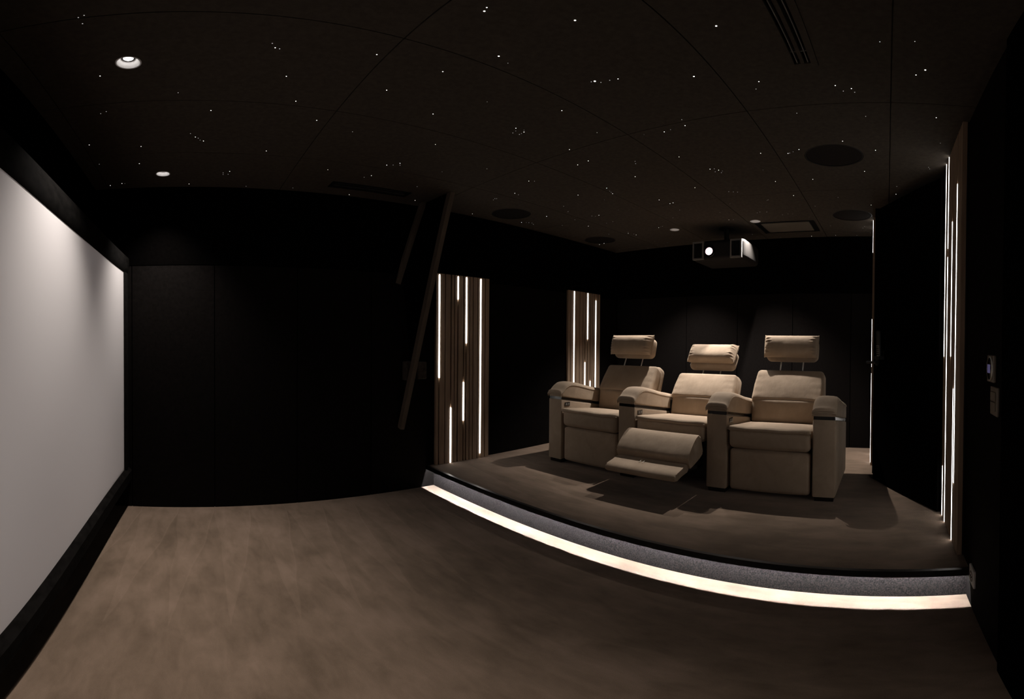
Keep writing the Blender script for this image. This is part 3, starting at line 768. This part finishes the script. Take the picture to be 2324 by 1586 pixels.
# raised footrest of the middle recliner: two pads on a dark link
def pad_profile(pts, r): return pts
b = B()
pr = smooth_pts([(-.020, .268), (-.040, .330), (-.062, .385), (-.085, .398), (-.135, .382), (-.195, .335), (-.240, .285), (-.238, .262), (-.215, .212), (-.195, .208), (-.080, .240), (-.020, .268)], 4)[:-1]
prism(b, pr, -.262, .262, .012, 4)
fr = obj('footrest', b, M['suede'], mid, smooth=.9); fr['label'] = 'raised upper footrest pad'
b = B()
pr = smooth_pts([(-.205, .228), (-.240, .238), (-.300, .221), (-.362, .208), (-.385, .192), (-.388, .174), (-.372, .160), (-.300, .176), (-.205, .190), (-.205, .228)], 4)[:-1]
prism(b, pr, -.248, .248, .012, 4)
fl = obj('footrest_flap', b, M['suede'], fr, smooth=.9)
b = B()
for y, d in ((.052, -.006), (.022, .006)):
    for dx in (-.012, .004): beam(b, (-.288 + dx, y, .2275 + .002 + dx * .25), (-.270 + dx, y + d, .2325 + .002 + dx * .25), .0022, .0022)
obj('stitched_mark', b, M['thread'], fl)
b = B()
for y in (-.20, .20):
    beam(b, (-.03, y, .24), (.13, y, .17), .012, .022); beam(b, (-.26, y, .19), (.13, y, .14), .010, .020)
box(b, -.27, -.25, -.20, .20, .178, .190)
obj('footrest_link', b, M['darkmetal'], fr)

# ================================================================== SMALL WALL THINGS
# remote control in its holder on the door
c, s = math.cos(ang), math.sin(ang)
def on_door(u, d): return (hx + c * u - s * d, hy + s * u + c * d)
ux, uy = on_door(dl_len - .115, 0)
t = thing('remote_holder', 'small black holder on the open door above its handle', 'holder', (ux, uy, 1.082), rot=(0, 0, ang))
b = B(); box(b, -.036, .036, 0, .003, -.014, .05, .001, 1); box(b, -.036, .036, .003, .042, -.014, -.010); box(b, -.036, .036, .039, .042, -.010, .010)
for q in (-1, 1): box(b, min(q * .036, q * .033), max(q * .036, q * .033), .003, .039, -.010, .010)
obj('cradle', b, M['black'], t)
t = thing('remote_control', 'slim remote control with grey keypad standing in the holder on the door', 'remote control', (*on_door(dl_len - .115, .018), 1.0745), rot=(-.06, 0, ang))
b = B(); puff(b, .048, .018, .195, .008, (0, .001, 0), 5, 3, c=(0, 0, .0975)); obj('body', b, M['black'], t, smooth=3.2)
b = B(); box(b, -.021, .021, .008, .0105, .012, .092, .001, 1); kp = obj('keypad', b, M['grey'], t)
b = B()
for i in range(3):
    for j in range(5): box(b, -.017 + i * .013, -.008 + i * .013, .0105, .012, .026 + j * .013, .034 + j * .013)
obj('button', b, M['black'], kp)
b = B(); box(b, -.006, .006, .0105, .0125, .015, .0215); obj('power_button', b, M['socket'], kp)

yw = YR
t = thing('thermostat', 'square wall thermostat with round dial and lit violet display', 'thermostat', (1.418, yw, 1.083))
b = B(); box(b, -.044, .044, 0, .010, -.044, .044, .003, 2); obj('plate', b, M['plate'], t)
b = B(); lathe(b, [(0, .0145), (.030, .0145), (.036, .0130), (.038, .009), (0, .009)], 40); bmesh.ops.rotate(b, verts=b.verts, matrix=Matrix.Rotation(-PI / 2, 3, 'X')); d = obj('dial', b, M['gloss'], t, smooth=.6)
b = B(); box(b, -.019, .019, .0146, .0152, -.014, .014); obj('display', b, M['dial'], d)
b = B(); lathe(b, [(.0365, .010), (.041, .010), (.041, .012), (.0365, .0142), (.0365, .010)], 40); bmesh.ops.rotate(b, verts=b.verts, matrix=Matrix.Rotation(-PI / 2, 3, 'X')); obj('dial_ring', b, M['chrome'], d, smooth=.6)
t = thing('light_switch', 'taupe light switch plate below the thermostat', 'light switch', (1.372, yw, .981))
b = B(); box(b, -.044, .044, 0, .009, -.046, .046, .003, 2); obj('plate', b, M['plate'], t)
for k in (-1, 1):
    b = B(); box(b, -.030, .030, .009, .0125, k * .016 - .0145, k * .016 + .0145, .002, 2); obj('rocker', b, M['plate'], t)
t = thing('power_socket', 'pale round faced power socket low on the wall by the stage edge', 'power socket', (1.685, yw, .187))
b = B(); box(b, -.043, .043, 0, .010, -.043, .043, .003, 2); obj('plate', b, M['socket'], t)
b = B(); lathe(b, [(0, .002), (.020, .002), (.021, .0125), (.025, .0125), (.025, .009), (0, .0)], 32); bmesh.ops.rotate(b, verts=b.verts, matrix=Matrix.Rotation(-PI / 2, 3, 'X')); obj('socket_well', b, M['plate'], t, smooth=.6)
b = B()
for q in (-.0095, .0095):
    box(b, q - .003, q + .003, .0105, .0135, -.003, .003)
obj('pin_hole', b, M['black'], t)

# ================================================================== LIGHT
w = bpy.data.worlds.new('world'); sc.world = w; w.use_nodes = True
w.node_tree.nodes['Background'].inputs[0].default_value = (0, 0, 0, 1); w.node_tree.nodes['Background'].inputs[1].default_value = 0
def spot(x, y, watts, ang_, blend, col=(1, .93, .86), rad=.022):
    l = bpy.data.lights.new('downlight_beam', 'SPOT'); l.energy = watts; l.spot_size = math.radians(ang_); l.spot_blend = blend; l.color = col; l.shadow_soft_size = rad
    o = bpy.data.objects.new('downlight_beam', l); COL.objects.link(o); o.location = (x, y, ZC - .012)
spot(*DL[0], 78, 86, 1.0); spot(*DL[1], 66, 86, 1.0); spot(*DL[4], 56, 78, 1.0)
spot(*DL[2], 160, 92, .78, rad=.010); spot(*DL[3], 160, 92, .78, rad=.010)

# picture beam of the projector: a dim frame of light that just fills the screen
pl = bpy.data.lights.new('projector_beam', 'SPOT'); pl.energy = 75; pl.spot_size = math.radians(68); pl.spot_blend = 0; pl.color = (1, .92, .90); pl.shadow_soft_size = .01; pl.use_nodes = True
nt = pl.node_tree; em = nt.nodes['Emission']
tc = N(nt, 'ShaderNodeTexCoord'); sep = N(nt, 'ShaderNodeSeparateXYZ'); nt.links.new(tc.outputs['Normal'], sep.inputs[0])
def lm(op, a, b):
    n = N(nt, 'ShaderNodeMath', operation=op)
    for i, v in enumerate((a, b)):
        if isinstance(v, float): n.inputs[i].default_value = v
        else: nt.links.new(v, n.inputs[i])
    return n.outputs[0]
LX, LY, LZ = 3.535, 1.513, 1.983
az = lm('ABSOLUTE', sep.outputs[2], 0.0); u = lm('DIVIDE', sep.outputs[0], az); v = lm('DIVIDE', sep.outputs[1], az)
dist = LX + .452
mask = lm('MULTIPLY', lm('MULTIPLY', lm('GREATER_THAN', u, (SY0 - LY) / dist), lm('LESS_THAN', u, (SY1 - LY) / dist)), lm('MULTIPLY', lm('GREATER_THAN', v, (SZ0 - LZ) / dist), lm('LESS_THAN', v, (SZ1 - LZ) / dist)))
nt.links.new(mask, em.inputs['Strength'])
po = bpy.data.objects.new('projector_beam', pl); COL.objects.link(po)
po.matrix_world = Matrix(((0, 0, 1, LX), (1, 0, 0, LY), (0, 1, 0, LZ), (0, 0, 0, 1)))

# ================================================================== CAMERA
cd = bpy.data.cameras.new('camera'); cam = bpy.data.objects.new('camera', cd); COL.objects.link(cam); sc.camera = cam
cd.type = 'PANO'; cd.clip_start = .01; cd.clip_end = 50
pc = cd if hasattr(cd, 'panorama_type') else cd.cycles
pc.panorama_type = 'EQUIRECTANGULAR'
pc.longitude_min, pc.longitude_max = -1162 / F_PX, 1162 / F_PX
pc.latitude_min, pc.latitude_max = -793 / F_PX, 793 / F_PX
def basis(r, f, u):
    c, s = math.cos(ROLL), math.sin(ROLL); r, u = r * c - u * s, r * s + u * c
    c, s = math.cos(PITCH), math.sin(PITCH); f, u = f * c - u * s, f * s + u * c
    c, s = math.cos(YAW), math.sin(YAW)
    return Vector((r * c + f * s, -r * s + f * c, u))
R, U, Fw = basis(1, 0, 0), basis(0, 0, 1), basis(0, 1, 0)
cam.matrix_world = Matrix(((R.x, U.x, -Fw.x, 0), (R.y, U.y, -Fw.y, 0), (R.z, U.z, -Fw.z, EYE), (0, 0, 0, 1)))

vs = sc.view_settings
vs.view_transform = 'Standard'; vs.look = 'None'; vs.exposure = 0; vs.gamma = 1; vs.use_curve_mapping = False
sc.cycles.use_denoising = True
sc.cycles.max_bounces = 8; sc.cycles.diffuse_bounces = 5; sc.cycles.caustics_reflective = False; sc.cycles.caustics_refractive = False
sc.cycles.sample_clamp_indirect = 3.0
